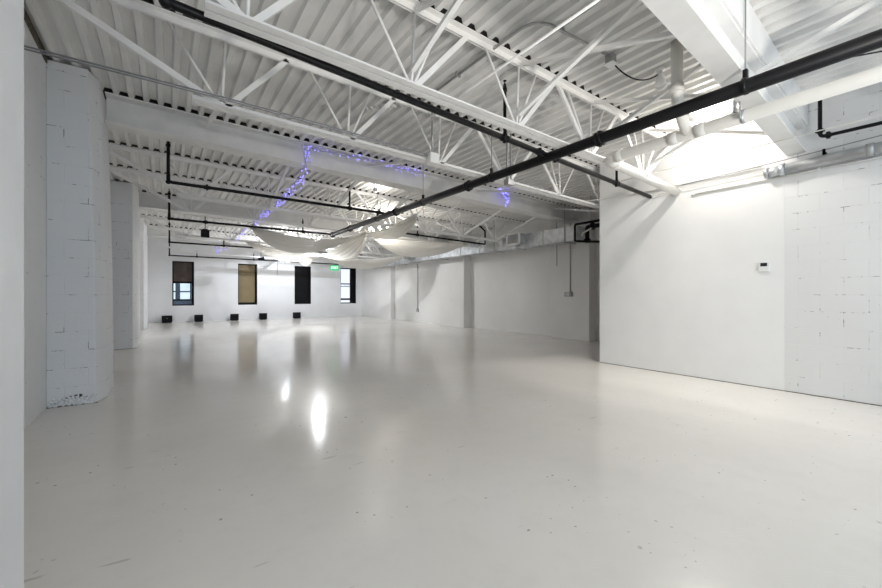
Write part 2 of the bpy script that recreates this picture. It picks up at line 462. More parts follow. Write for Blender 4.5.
# ------------------------------------------------------------------ black sprinkler pipes
def coupling(mb, c, ax, r, l=.07):
    ax = Vector(ax).normalized(); c = Vector(c)
    mb.lathe(c - ax*l/2, ax, [(0, r*1.02), (.001, r*1.28), (l*.25, r*1.28), (l*.3, r*1.14), (l*.7, r*1.14), (l*.75, r*1.28), (l-.001, r*1.28), (l, r*1.02)], 16)
    s_ = Vector((0,0,1)) if abs(ax.z) < .9 else Vector((0,1,0))
    q = ax.cross(s_).normalized()
    mb.bar(c + s_*r*1.2 - q*.02, c + s_*r*1.2 + q*.02, .03, .025); mb.bar(c - s_*r*1.2 - q*.02, c - s_*r*1.2 + q*.02, .03, .025)
MZ = 2.88
root = thing('sprinkler_main_pipe', 'thick black sprinkler main running the length of the room overhead', 'pipe', (3.77, 4, MZ))
MB().tube([(3.79, -2.5, MZ), (3.77, 4, MZ), (3.76, 10.62, MZ)], .057, 20).build('pipe', M['black'], root)
for y in (.2, 2.42, 4.62, 6.9, 9.3, 10.55):
    mb = MB(); coupling(mb, (3.775, y, MZ), (0,1,0), .058); mb.build('coupling', M['black'], root)
for y in (1.14, 4.1, 5.9, 7.75):
    h = MB().tube([(3.77, y, MZ+.09), (3.77, y, deck_z(3.77)+.03)], .006, 6).build('hanger_rod', M['wire'], root)
    mb = MB().bar((3.77, y, MZ+.055), (3.77, y, MZ+.13), .034, .03)
    mb.lathe((3.77, y-.015, MZ), (0,1,0), [(0,.058),(.001,.066),(.029,.066),(.03,.058)], 16)
    mb.build('hanger_clamp', M['black'], h)

def sprig(parent, x, y, z, h, r=.018):
    """upright pipe with a sprinkler head on top"""
    o = MB().tube([(x,y,z), (x,y,z+h)], r, 10).lathe((x,y,z+h-.07), (0,0,1), [(0,r),(.001,r*1.45),(.035,r*1.45),(.036,r*1.1),(.07,r*.9)], 10).build('riser', M['black'], parent)
    MB().lathe((x,y,z+h), (0,0,1), [(0,.012),(.015,.014),(.02,.006),(.045,.006),(.046,.02),(.05,.02)], 10).build('sprinkler_head', M['black'], o)
def tee(parent, p, ax, r):
    mb = MB(); coupling(mb, p, ax, r, .09); mb.build('tee_fitting', M['black'], parent)
def branch(label, y, z0, x0, x1, z1, r, risers, riser_h=.62, y1=None, end_riser=True, tees=()):
    y1 = y if y1 is None else y1
    root = thing('sprinkler_branch_pipe', label, 'pipe', ((x0+x1)/2, (y+y1)/2, (z0+z1)/2))
    def at(x):
        t = (x-x0)/(x1-x0); return (x, y+(y1-y)*t, z0+(z1-z0)*t)
    pts = [at(x0), at(x1)]
    if end_riser:
        pts = rounded([(x0, y, z0+.12), at(x0), at(x0+.3), at(x1)], .07)
    MB().tube(pts, r, 12).build('pipe', M['black'], root)
    if end_riser:
        sprig(root, x0, y, z0+.1, riser_h-.1, r*.85)
        mb = MB().ball(at(x0), r*1.35, 12); mb.build('elbow', M['black'], root)
    for xr, h in risers:
        p = at(xr); sprig(root, p[0], p[1], p[2], h, .018); tee(root, p, Vector(at(x1))-Vector(at(x0)), r)
    for xr in tees:
        p = at(xr); tee(root, p, Vector(at(x1))-Vector(at(x0)), r)
    return root
branch('black sprinkler branch along the nearest joist, ending in the plastered wall', 2.98, 3.05, -.0, 6.40, 2.80, .03, [(3.03, .58), (5.36, .36)], .60, 3.20, True, (3.62, 3.92))
branch('black sprinkler branch crossing in front of the violet light string, with elbow near the pillar', 7.42, 2.98, .03, 3.76, 2.94, .027, [(3.0, .44)], .62, tees=(.55, 3.64))
branch('black sprinkler branch meeting the far end of the thick main over the drapes', 10.5, 2.90, .06, 3.76, 2.88, .027, [(2.95, .30)], .60, tees=(.75,))
branch('black sprinkler branch beyond the second pillar, under the hanging speaker', 15.0, 2.88, .09, 6.6, 2.86, .027, [(2.7, .25), (1.6, .2)], .62)
branch('lowest black sprinkler branch just in front of the back wall windows', 19.9, 2.87, .12, 7.45, 2.82, .027, [(3.35, .28), (1.1, .2)], .62)
# the branch to the right of the main, with its turned-up end
root = thing('sprinkler_branch_pipe', 'black sprinkler branch right of the drapes, turned up at its end near duct', 'pipe', (6.8, 9.15, 2.84))
MB().tube(rounded([(5.2, 9.05, 2.86), (8.18, 9.2, 2.80), (8.18, 9.2, 3.22), (7.95, 9.2, 3.36)], .05), .026, 12).build('pipe', M['black'], root)
sprig(root, 5.62, 9.08, 2.86, .42); tee(root, (5.62, 9.08, 2.855), (1,0,0), .026)
root = thing('sprinkler_drop_pipe', 'short black sprinkler pipe with right-angled bend at the top right wall', 'pipe', (6.25, .2, 3.05))
MB().tube(rounded([(6.24, 1.17, 3.52), (6.24, 1.17, 3.06), (6.24, -2.0, 3.02)], .05), .02, 12).build('pipe', M['black'], root)
mb = MB(); coupling(mb, (6.24, 1.10, 3.06), (0,1,0), .021, .05); coupling(mb, (6.24, 1.17, 3.13), (0,0,1), .021, .05); mb.build('elbow', M['black'], root)
o = MB().lathe((6.24, 1.17, 3.52), (0,0,1), [(0,.014),(.02,.014),(.021,.005),(.05,.005),(.051,.022),(.056,.022)], 10).build('sprinkler_head', M['brass'], root); o['label'] = 'brass sprinkler head'

# ------------------------------------------------------------------ pale plastic drain pipe
root = thing('drain_pipe', 'thick cream-white plastic drain pipe with elbow into the plastered wall', 'pipe', (4.45, 1.5, 2.9))
MB().tube(rounded([(4.43, -2.5, 2.92), (4.46, 2.76, 2.89), (6.39, 2.80, 2.79)], .1, 8), .06, 20).build('pipe', M['pvc'], root)
for p, ax in (((4.46, 2.60, 2.892), (0,1,0)), ((4.66, 2.765, 2.879), (1,0,0)), ((4.45, 1.98, 2.896), (0,1,0)), ((4.45, 1.72, 2.898), (0,1,0)), ((4.45, .2, 2.90), (0,1,0))):
    MB().lathe(Vector(p)-Vector(ax)*.045, ax, [(0,.061),(.001,.069),(.089,.069),(.09,.061)], 20).build('pipe_collar', M['pvc'], root)
MB().tube(rounded([(4.45, 1.84, 2.90), (4.27, 1.82, 3.0), (4.02, 1.76, 3.10), (4.0, 1.75, 3.30), (4.0, 1.75, 3.645)], .08, 6), .052, 18).build('riser_pipe', M['pvc'], root)
MB().lathe((4.0, 1.75, 3.16), (0,0,1), [(0,.053),(.001,.061),(.07,.061),(.071,.053)], 18).build('riser_collar', M['pvc'], root)
mb = MB().bar((4.36, 1.36, 2.86), (4.36, 1.36, 3.04), .03, .006, (0,1,0)).bar((4.36, 1.40, 2.93), (4.36, 1.40, 3.05), .04, .02, (0,1,0))
mb.lathe((4.45, 1.36-.015, 2.90), (0,1,0), [(0,.06),(.001,.067),(.029,.067),(.03,.06)], 18)
o = mb.build('hanger_strap', M['galv'], root); o['label'] = 'metal hanger strap'

# ------------------------------------------------------------------ right wall services
root = thing('steel_pipe', 'silver galvanised pipe along the top of right wall with couplings', 'pipe', (6.3, 0, 2.8))
MB().tube([(6.315, -2.5, 2.90), (6.315, 1.56, 2.787)], .062, 18).build('pipe', M['galv'], root)
MB().tube(rounded([(6.315, 1.55, 2.787), (6.315, 1.68, 2.783)], .03), .058, 16).lathe((6.315, 1.66, 2.783), (0,1,0), [(0,.06),(.001,.07),(.04,.07),(.041,.05)], 18).lathe((6.315, 1.50, 2.787), (0,1,0), [(0,.063),(.001,.075),(.05,.075),(.051,.063)], 18).build('end_fitting', M['galv'], root)
for y in (.78, -.5):
    MB().lathe((6.315, y-.03, 2.81+.0), (0,1,-.028), [(0,.063),(.001,.073),(.06,.073),(.061,.063)], 18).build('pipe_band', M['cond'], root)
for y in (1.15, .2):
    MB().box(6.30, 6.41, y-.012, y+.012, 2.855, 2.90).box(6.30, 6.33, y-.012, y+.012, 2.84, 2.93).build('pipe_hanger', M['blackm'], root)
root = thing('wall_conduit', 'thin white conduit fixed along the right wall under the silver pipe', 'conduit', (6.37, 0, 2.7))
MB().tube([(6.372, -2.5, 2.78), (6.372, .7, 2.725), (6.372, 2.59, 2.70)], .013, 10).build('conduit', M['whitecable'], root)
for y in (2.55, 1.9, 1.2, .5):
    MB().box(6.355, 6.40, y-.012, y+.012, 2.690+.012*(2.59-y), 2.722+.012*(2.59-y)).build('clip', M['whiteplastic'], root)
def cable(name, label, pts, r, mat, cat='cable', seg=None):
    o = MB().tube(pts, r, 8).build(name, mat); c = sum((Vector(p) for p in pts), Vector())/len(pts)
    rebase(o, c); return tag(o, label, cat)
def sagline(a, b, sag, n=14):
    a = Vector(a); b = Vector(b)
    return [a.lerp(b, i/n) - Vector((0,0,sag*4*(i/n)*(1-i/n))) for i in range(n+1)]
cable('white_tube', 'white conduit along plastered wall, its end poking past the wall corner', rounded([(6.30, 4.42, 2.94), (6.37, 4.05, 2.93), (6.372, 3.1, 2.89), (6.36, 1.75, 2.90)], .1), .012, M['whitecable'], 'conduit')
cable('loose_cable', 'slack white cable sagging along the top of the plastered wall', sagline((6.36, 3.3, 2.80), (6.34, -1, 3.0), .05), .007, M['whitecable'])
cable('loose_cable', 'second slack grey cable drooping just above the white one, right wall top', sagline((6.345, 2.7, 2.87), (6.33, -1, 3.05), .02), .006, M['wire'])
cable('tie_wire', 'taut thin wire stretched below the drain pipe towards the right edge', [(5.5, 3.3, 2.90), (5.45, 0, 2.90), (5.45, -2, 2.9)], .006, M['whitecable'], 'wire')
cable('black_wire', 'thin black wire under the thick black main at the top right', sagline((4.4, 1.1, 3.2), (5.6, -1.6, 3.2), .06), .006, M['blackm'], 'wire')
cable('joist_cable', 'thin double cable running from left wall along the joist bottom chord', [(-1.04, 4.17, 3.075), (.4, 4.17, 3.075), (1.25, 4.17, 3.06), (2.75, 4.17, 3.01)], .008, M['wire'])
cable('joist_cable', 'lower strand of the double cable beside the joist bottom chord', [(-1.04, 4.16, 3.05), (.4, 4.16, 3.05), (1.25, 4.16, 3.035), (2.75, 4.16, 2.985)], .007, M['wire'])

root = thing('thermostat', 'small white thermostat with dark screen on the plastered wall', 'thermostat', (6.396, 1.73, 1.585))
MB().box(6.372, 6.396, 1.668, 1.792, 1.52, 1.65).build('housing', M['whiteplastic'], root, .006)
MB().box(6.369, 6.3725, 1.695, 1.765, 1.59, 1.635).build('screen', M['screen'], root)
MB().box(6.369, 6.3725, 1.70, 1.72, 1.545, 1.56).build('button', M['whitecable'], root)
MB().box(6.369, 6.3725, 1.74, 1.76, 1.545, 1.56).build('button', M['whitecable'], root)

rnd = random.Random(5); mb = MB()
for i in range(7):
    x = 2.13 + .05*i; y = 4.75 - .06*i + rnd.uniform(-.03,.03); z = deck_z(x)
    mb.tube([(x, y, z), (x+.02, y-.03, z-.03), (x+.045, y-.04, z-.04-.03*rnd.random())], 0, 5, True, [.028, .02, .004])
o = mb.build('peeling_paint', M['deck']); rebase(o, (2.3, 4.55, 3.66)); tag(o, 'curled flakes of peeling paint hanging from roof deck between joist and deep beam', 'peeling paint')
# ------------------------------------------------------------------ electrical in the roof
root = thing('deck_conduit', 'grey conduit curving across the deck to the small light junction box', 'conduit', (2.8, 2.6, 3.66))
zc = 3.64
MB().tube(rounded([(2.62, 4.2, zc), (2.64, 2.30, zc), (3.60, 2.22, 3.61)], .22, 10), .014, 10).build('conduit', M['cond'], root)
for p in ((2.63, 3.4), (2.95, 2.275)): MB().box(p[0]-.03, p[0]+.03, p[1]-.012, p[1]+.012, zc-.018, zc+.03).build('clip', M['cond'], root)
root = thing('junction_box', 'small white ceiling junction box feeding the floodlight cord', 'junction box', (3.66, 2.24, 3.55))
MB().box(3.63, 3.71, 2.19, 2.27, 3.55, 3.64).build('box', M['cond'], root, .006)
MB().box(3.62, 3.72, 2.18, 2.28, 3.542, 3.551).build('cover', M['whiteplastic'], root)
root = thing('junction_box', 'white junction box with vertical conduit on the joist bottom chord', 'junction box', (2.8, 4.2, 2.95))
MB().box(2.73, 2.86, 4.10, 4.20, 2.90, 3.03).build('box', M['whiteplastic'], root, .006)
MB().tube([(2.79, 4.15, 3.02), (2.79, 4.15, 3.66)], .013, 8).build('conduit', M['cond'], root)
root = thing('junction_box', 'junction box under twin conduits where violet lights end, mid roof', 'junction box', (4.18, 4.2, 2.8))
MB().box(4.10, 4.22, 4.10, 4.20, 2.84, 2.93).build('box', M['cond'], root, .006)
for dx in (-.04, .04): MB().tube([(4.16+dx, 4.15, 2.92), (4.16+dx, 4.15, 3.62)], .012, 8).build('conduit', M['cond'], root)

def flood(label, p, aim, lit):
    """PAR lamp in a white weatherproof holder"""
    p = Vector(p); a = Vector(aim).normalized()
    root = thing('floodlight', label, 'lamp', p)
    MB().lathe(p - a*.14, a, [(0,.026),(.01,.034),(.06,.036),(.075,.045),(.12,.05),(.14,.052)], 16).build('lamp_holder', M['whiteplastic'], root)
    MB().lathe(p, a, [(0,.05),(.03,.058),(.05,.056),(.062,.04),(.066,.004)], 18).build('bulb', M['bulb' if lit == 1 else 'bulb2'] if lit else M['whiteplastic'], root)
    up = p - a*.12
    MB().tube([up, up + Vector((0,0,.06)), (up.x, up.y, deck_z(up.x)+.02)], .012, 8).build('stem', M['whiteplastic'], root)
    MB().lathe((up.x, up.y, deck_z(up.x)-.02), (0,0,1), [(0,.03),(.005,.05),(.03,.05)], 16).build('base_plate', M['whiteplastic'], root)
    return root
flood('unlit white floodlight at the end of the black cord near the deck', (4.42, 2.10, 3.53), (.6, .2, -.35), False)
flood('blazing white floodlight just behind the thick black main', (5.50, 2.2, 3.46), (.9, -.25, -.12), 1)
flood('lit white floodlight on the deck beyond the deep beam', (3.75, 7.8, 3.53), (.5, .6, .3), 2)
cable('lamp_cord', 'black cord drooping from the junction box to the unlit floodlight', sagline((3.70, 2.20, 3.53), (4.31, 2.07, 3.58), .10), .007, M['blackm'])

# ------------------------------------------------------------------ duct on the far right wall
root = thing('air_duct', 'galvanised rectangular air duct along the top of the far right wall', 'duct', (8.5, 12.5, 2.55))
DX0, DX1, DZ0, DZ1 = 8.30, 8.72, 2.57, 2.94
for a, b in ((5.95, 8.0), (8.03, 9.6), (9.63, 12.6), (12.63, 15.6), (15.63, 18.6)):
    MB().box(DX0, DX1, a, b, DZ0, DZ1).build('duct_section', M['galv'], root, .004)
for y in (8.015, 9.615, 12.615, 15.615):
    MB().box(DX0-.02, DX1+.02, y-.018, y+.018, DZ0-.02, DZ1+.02).build('flange', M['galv'], root)
for y in (7.0, 10.6, 13.9): MB().box(DX0-.012, DX1+.012, y-.012, y+.012, DZ0-.012, DZ1+.012).build('strap', M['cond'], root)
for y in (6.3, 8.9, 11.9, 15.0, 18.0):
    MB().box(DX0-.02, DX1+.02, y-.02, y+.02, DZ0-.03, DZ0-.001).build('hanger_bar', M['cond'], root)
    for xx in (DX0-.01,): MB().tube([(xx, y, DZ0-.02), (xx, y, deck_z(xx)+.02)], .008, 6).build('hanger_rod', M['cond'], root)
def register(y, label, x=8.0):
    r = thing('air_register', label, 'vent', (x, y, 2.7))
    MB().box(x+.05, DX0-.001, y-.22, y+.24, 2.66, 2.94).build('neck', M['galv'], r)
    mb = MB(); y0, y1, z0, z1 = y-.27, y+.27, 2.63, 2.97
    for a in ((y0,y1,z0,z0+.045),(y0,y1,z1-.045,z1),(y0,y0+.05,z0,z1),(y1-.05,y1,z0,z1)): mb.box(x+.02, x+.055, *a)
    mb.build('frame', M['whiteplastic'], r, .004)
    mb = MB()
    for i in range(9): mb.bar((x+.045, y0+.05, z0+.06+i*.034), (x+.045, y1-.05, z0+.06+i*.034), .004, .024, (.6,0,1))
    mb.build('louvre', M['cond'], r)
register(7.85, 'white framed air register on the duct nearest the partition wall')
register(13.9, 'white framed air register on the duct under the right drape')
register(17.6, 'white framed air register at the far end of the duct')

# black valve piping half hidden behind the partition
root = thing('valve_assembly', 'black pipe loop and valves tucked behind the partition corner', 'valve', (8.0, 5.4, 2.5))
MB().tube(rounded([(8.1, 5.10, 2.92), (8.0, 5.78, 2.90), (8.0, 5.78, 2.50), (8.1, 5.10, 2.42)], .04), .028, 12).build('pipe_loop', M['black'], root)
MB().tube(rounded([(8.15, 5.55, 2.45), (8.15, 5.55, 2.82), (8.15, 5.0, 2.82)], .05), .05, 12).lathe((8.15, 5.55, 2.5), (0,0,1), [(0,.05),(.001,.08),(.04,.08),(.041,.05)], 14).lathe((8.15, 5.38, 2.82), (0,1,0), [(0,.05),(.001,.09),(.05,.09),(.051,.05)], 14).build('valve_body', M['black'], root)
MB().tube([(8.05, 5.62, 2.62), (7.98, 5.55, 2.66), (7.94, 5.3, 2.74)], .02, 10).build('handle', M['whitecable'], root)
MB().tube([(8.15, 5.45, 2.86), (8.15, 5.45, deck_z(8.15)+.02)], .008, 6).build('hanger_rod', M['cond'], root)

# conduits with switch boxes on the far right wall
root = thing('switch_conduit', 'grey conduit dropping to a round metal switch box on near pier', 'conduit', (8.95, 6.6, 1.2))
MB().tube([(8.955, 6.62, 1.28), (8.955, 6.62, 3.2)], .013, 8).build('conduit', M['cond'], root)
MB().box(8.90, 8.97, 6.55, 6.78, 1.17, 1.29).build('box', M['cond'], root, .01)
MB().lathe((8.901, 6.62, 1.23), (-1,0,0), [(0,.04),(.012,.04),(.013,.02)], 14).build('cover_plate', M['galv'], root)
cable('hanging_conduit', 'short grey conduit end hanging beside the switch box conduit', [(8.75, 6.9, 2.0), (8.75, 6.9, 3.2)], .014, M['cond'], 'conduit')
root = thing('switch_conduit', 'grey conduit dropping to a switch box on the far bright bay', 'conduit', (9.2, 14.9, .5))
MB().tube([(9.235, 14.9, .55), (9.235, 14.9, 2.6)], .02, 8).build('conduit', M['cond'], root)
MB().box(9.20, 9.25, 14.82, 14.98, .45, .60).build('box', M['cond'], root, .008)

# ------------------------------------------------------------------ windows
def window(i, a, b, label):
    z0, z1 = WZ0, WZ1; y = YB + .16; t = .05
    mb = MB()
    mb.box(a, b, y, y+.06, z0, z0+t).box(a, b, y, y+.06, z1-t, z1).box(a, a+t, y, y+.06, z0, z1).box(b-t*1.6, b, y-.02, y+.06, z0, z1)
    # dark linings of the reveal
    mb.box(b-.012, b, YB+.002, y, z0, z1).box(a, b, YB+.002, y, z0, z0+.012).box(a, b, YB+.002, y, z1-.012, z1).box(a, a+.012, YB+.002, y, z0, z1)
    fr = mb.build('window_%d' % i, M['blackm']); struct(fr, label, 'window')
    return fr, y
fr, y = window(1, *WIN[0], 'black framed window with brown boarded top and clear lower pane')
a, b = WIN[0]
mb = MB()
for k in range(5): mb.box(a+.05, b-.08, y+.0+.004*(k%2), y+.03, 1.82+k*.172, 1.82+(k+1)*.172-.008)
mb.build('top_board', M['darkwood'], fr)
mb = MB().box(a+.05, b-.08, y+.01, y+.05, 1.74, 1.82).box(a+.05, b-.08, y+.01, y+.05, .95, 1.02)
mb.build('sash_rail', M['blackm'], fr)
MB().box(a+.05, b-.08, y+.025, y+.031, .78, 1.74).build('pane', M['glass'], fr)
fr, y = window(2, *WIN[1], 'black framed window filled by a plain tan blind')
a, b = WIN[1]
MB().box(a+.05, b-.08, y+.02, y+.03, .84, WZ1-.05).build('blind', M['tan'], fr)
MB().box(a+.05, b-.08, y+.005, y+.05, .78, .84).build('sash_rail', M['blackm'], fr)
fr, y = window(3, *WIN[2], 'black framed window with a dark screen and middle rail')
a, b = WIN[2]
MB().box(a+.05, b-.08, y+.03, y+.04, .78, WZ1-.05).build('screen', M['darkpane'], fr)
MB().box(a+.05, b-.08, y+.0, y+.05, 1.78, 1.86).box(a+.05, b-.08, y+.0, y+.05, .92, .98).build('sash_rail', M['blackm'], fr)
fr, y = window(4, *WIN[3], 'black framed window with bright pale panes by the exit sign')
a, b = WIN[3]
MB().box(a+.05, b-.08, y+.03, y+.034, .78, WZ1-.05).build('pane', M['shade'], fr)
MB().box(a+.05, b-.08, y+.0, y+.05, 1.80, 1.86).box(a+.05, b-.08, y+.0, y+.05, .92, 1.02).build('sash_rail', M['blackm'], fr)
MB().box(a+.05, b-.08, y+.01, y+.05, 1.66, 1.72).build('bottom_rail', M['cond'], fr)
MB().box(b-.30, b-.06, y-.03, y+.02, WZ0+.04, WZ1-.04).build('side_board', M['blackm'], fr)

# building across the street, seen through the first window
mb = MB().box(-4, 6.8, 25.0, 26.0, -3, 9)
fac = mb.build('neighbour_building', M['facade']); tag(fac, 'dark building with pale windows seen through the first window', 'building')
for xx in (-.55, -.03, .62, 1.14):
    for zz in (.95, 1.42):
        MB().box(xx, xx+.44, 24.97, 24.999, zz, zz+.40).build('window', M['facadewin'], fac)

# ------------------------------------------------------------------ boxes on the floor by the back wall
for i, (bx, lab) in enumerate(((.04, 'small black uplight box on floor, left of the first window'), (1.21, 'small black uplight box on floor right below first window edge'),
            (2.65, 'small black uplight box on floor, left of the tan window'), (3.90, 'small black uplight box on floor, right of the tan window'), (5.51, 'small black uplight box on floor under the dark screened window'))):
    root = thing('floor_uplight', lab, 'light box', (bx, 20.72, 0), 'uplights along the back wall')
    s_ = .19 if i == 0 else .165
    MB().prism([(20.56, .02), (20.86, .02), (20.82, .31), (20.56, .32)], 'x', bx-s_, bx+s_).build('housing', M['blackm'], root, .012)
    MB().box(bx-s_*.8, bx+s_*.8, 20.57, 20.84, 0, .031).build('foot', M['black'], root)
    if i == 0: MB().box(bx-.03, bx+.03, 20.552, 20.566, .19, .205).build('badge', M['wire'], root)

# ------------------------------------------------------------------ hanging speaker, spotlights, exit sign
root = thing('hanging_speaker', 'black box speaker hanging from the roof beyond the second pillar', 'speaker', (.98, 13.9, 3.0))
MB().prism([(13.82, 2.97), (13.98, 2.98), (13.98, 3.20), (13.82, 3.20)], 'x', .87, 1.09).build('cabinet', M['blackm'], root, .012)
MB().box(.885, 1.075, 13.812, 13.822, 2.985, 3.185).build('grille', M['black'], root)
MB().bar((.98, 13.9, 3.20), (.98, 13.9, deck_z(.98)+.02), .02, .02).box(.91, 1.05, 13.87, 13.93, 3.19, 3.23).build('bracket', M['black'], root)
def spot(label, p, d):
    p = Vector(p); d = Vector(d).normalized()
    root = thing('spotlight', label, 'lamp', p)
    MB().lathe(p - d*.13, d, [(0,.03),(.02,.06),(.2,.075),(.21,.085),(.26,.085)], 14).build('can', M['blackm'], root)
    MB().tube([p, p + Vector((0,0,.10)), (p.x, p.y, deck_z(p.x)+.03)], .012, 8).build('hanger', M['black'], root)
    return root
spot('black can spotlight hanging among the drapes near the far lantern', (3.46, 12.87, 2.75), (.5, -.5, -.3))
spot('long black spotlight in front of the tan window top', (3.55, 19.3, 2.86), (1, .2, .25))
root = thing('exit_sign', 'glowing green exit sign on the back wall between the last two windows', 'sign', (7.60, 20.95, 2.62))
MB().box(7.38, 7.82, 20.93, 20.998, 2.56, 2.84).build('housing', M['exit'], root, .02)
MB().box(7.55, 7.65, 20.94, 20.998, 2.84, 2.90).build('mount', M['whiteplastic'], root)
cu = bpy.data.curves.new('lettering', 'FONT'); cu.body = 'EXIT'; cu.size = .19; cu.extrude = .003; cu.align_x = 'CENTER'; cu.align_y = 'CENTER'
tmp = bpy.data.objects.new('lettering_source', cu); COL.objects.link(tmp)
bpy.context.view_layer.update()
tm = bpy.data.meshes.new_from_object(tmp.evaluated_get(bpy.context.evaluated_depsgraph_get())); bpy.data.objects.remove(tmp); bpy.data.curves.remove(cu)
tm.materials.clear(); tm.materials.append(M['exitw'])
to = bpy.data.objects.new('lettering', tm); COL.objects.link(to)
to.parent = root; to.location = (0, -.024, .08); to.rotation_euler = (PI/2, 0, 0)
cable('dangling_cable', 'thin cord with a small plug dangling between the tan and dark windows', [(4.62, 20.96, 3.1), (4.63, 20.95, 2.5), (4.60, 20.95, 2.3), (4.66, 20.95, 2.22)], .012, M['wire'], 'cord')

# ------------------------------------------------------------------ violet light string
def light_string(label, pts, r=.022, strands=3, amp=.035):
    """twisted pale strands with small glowing beads"""
    dense = []
    for a, b in zip(pts, pts[1:]):
        a = Vector(a); b = Vector(b); n = max(2, int((b-a).length/.06))
        dense += [a.lerp(b, i/n) for i in range(n)]
    dense.append(Vector(pts[-1]))
    c = sum(dense, Vector())/len(dense)
    root = thing('light_string', label, 'string lights', c)
    rr = random.Random(11); beads = MB()
    for s_ in range(strands):
        ph = s_*2*PI/strands; line = []
        for i, p in enumerate(dense):
            an = ph + i*.55
            q = p + Vector((math.cos(an)*amp, math.cos(an*.7)*amp*.4, math.sin(an)*amp)); line.append(q)
            beads.bm.verts.ensure_lookup_table()
            q2 = q + Vector((rr.uniform(-.03,.03), rr.uniform(-.02,.02), rr.uniform(-.05,.03)))
            if rr.random() < .55: beads.box(q2.x-.009, q2.x+.009, q2.y-.009, q2.y+.009, q2.z-.009, q2.z+.009)
        MB().tube(line, .006, 5).build('strand', M['ledwire'], root)
    b = beads.build('bulbs', M['led'], root); b['kind'] = 'stuff'
    return root
def catn(pts, sags, n=8):
    out = []
    for (a, b), s_ in zip(zip(pts, pts[1:]), sags): out += [p for p in sagline(a, b, s_, n)][:-1]
    return out + [Vector(pts[-1])]
light_string('violet light string hanging in loops down the room towards the drapes',
    [(1.84, 6.34, 3.58), (1.86, 6.37, 3.34), (1.87, 6.75, 3.17), (1.87, 8.0, 3.09), (1.87, 10.06, 3.10), (1.85, 11.0, 3.05)], amp=.045)
light_string('faint violet light string beyond the drapes, nearing the back wall', catn([(1.87, 12.3, 3.1), (1.87, 14.3, 3.03), (1.6, 17.6, 3.1), (1.87, 19.6, 3.1)], [.05, .2, .1]), strands=1)
light_string('violet light string running along top edge of the deep beam', [(1.90, 6.37, 3.60), (2.6, 6.37, 3.61), (3.4, 6.37, 3.60), (4.05, 6.37, 3.57)], strands=2, amp=.025)
light_string('short violet light tuft hanging beside the mid roof junction box', catn([(6.1, 6.36, 3.58), (6.28, 6.36, 3.55), (6.32, 6.36, 3.30)], [.0, .0]), strands=4, amp=.05)

# ------------------------------------------------------------------ drapes
def drape(label, a, b, s0, s1, w1, side, w0=.10, pleats=5, group=None):
    """sheer cloth gathered at a and b, hanging in a belly between them"""
    a = Vector(a); b = Vector(b); d = b - a; side = Vector(side).normalized()
    bm = bmesh.new(); NU, NV = 40, 28; g = []
    rr = random.Random(int(a.x*100) + int(b.y*10)); ph = rr.random()*6
    for i in range(NU+1):
        u = i/NU; k = math.sin(PI*u)**.8 if 0 < u < 1 else 0; row = []
        for j in range(NV+1):
            v = j/NV*2 - 1
            W = w0 + (w1-w0)*k
            sag = (s0 + (s1-s0)*(v+1)/2)*(4*u*(1-u))
            fold = math.cos(v*PI*pleats + ph + 1.5*u)*(.028 + .02*(1-k))
            p = a.lerp(b, u) + side*(v*W/2) + Vector((0,0,-sag + fold))
            row.append(bm.verts.new(p))
        g.append(row)
    for i in range(NU):
        for j in range(NV):
            f_ = bm.faces.new((g[i][j], g[i+1][j], g[i+1][j+1], g[i][j+1])); f_.smooth = True
    me = bpy.data.meshes.new('ceiling_drape'); bm.to_mesh(me); bm.free(); me.materials.append(M['cloth'])
    o = bpy.data.objects.new('ceiling_drape', me); COL.objects.link(o); WORLD[o.name] = Vector()
    md = o.modifiers.new('solid', 'SOLIDIFY'); md.thickness = .003
    rebase(o, (a+b)/2); tag(o, label, 'drape', group)
    o['group'] = group or 'white drapes swagged from the roof'
    # gathered tie ends
    for p in (a, b):
        MB().lathe(p + Vector((0,0,-.06)), (0,0,1), [(0,.03),(.02,.05),(.06,.03),(.08,.045),(.12,.02)], 10).build('tie', M['cloth'], o)
    return o
C1 = (4.42, 9.85, 2.93); C2 = (5.1, 15.4, 2.80)
drape('white sheer drape from the violet light string to the chandelier', (1.80, 10.95, 2.95), C1, .30, .56, 1.3, (-.2, 1, 0))
drape('white sheer drape rising right of the chandelier to the joist', C1, (4.56, 7.45, 2.97), .15, .30, .45, (1, .1, 0))
drape('white sheer drape from the chandelier to the duct on the right', (4.62, 9.7, 2.80), (7.92, 9.9, 2.86), .10, .42, 1.3, (.1, 1, 0))
drape('white sheer drape from chandelier back towards the round lantern', C1, C2, .25, .42, .9, (1, .1, 0))
drape('far white sheer drape from left of lantern, low in front of windows', (2.2, 14.3, 2.98), C2, .15, .38, 1.0, (.1, 1, 0))
drape('far white sheer drape sweeping low from lantern to the duct register', C2, (7.9, 13.7, 2.84), .25, .52, 1.2, (.4, 1, 0))
drape('thin white sheer drape strip from the violet lights to the lantern', (1.85, 11.15, 3.02), C2, .12, .30, .40, (1, -.5, 0))

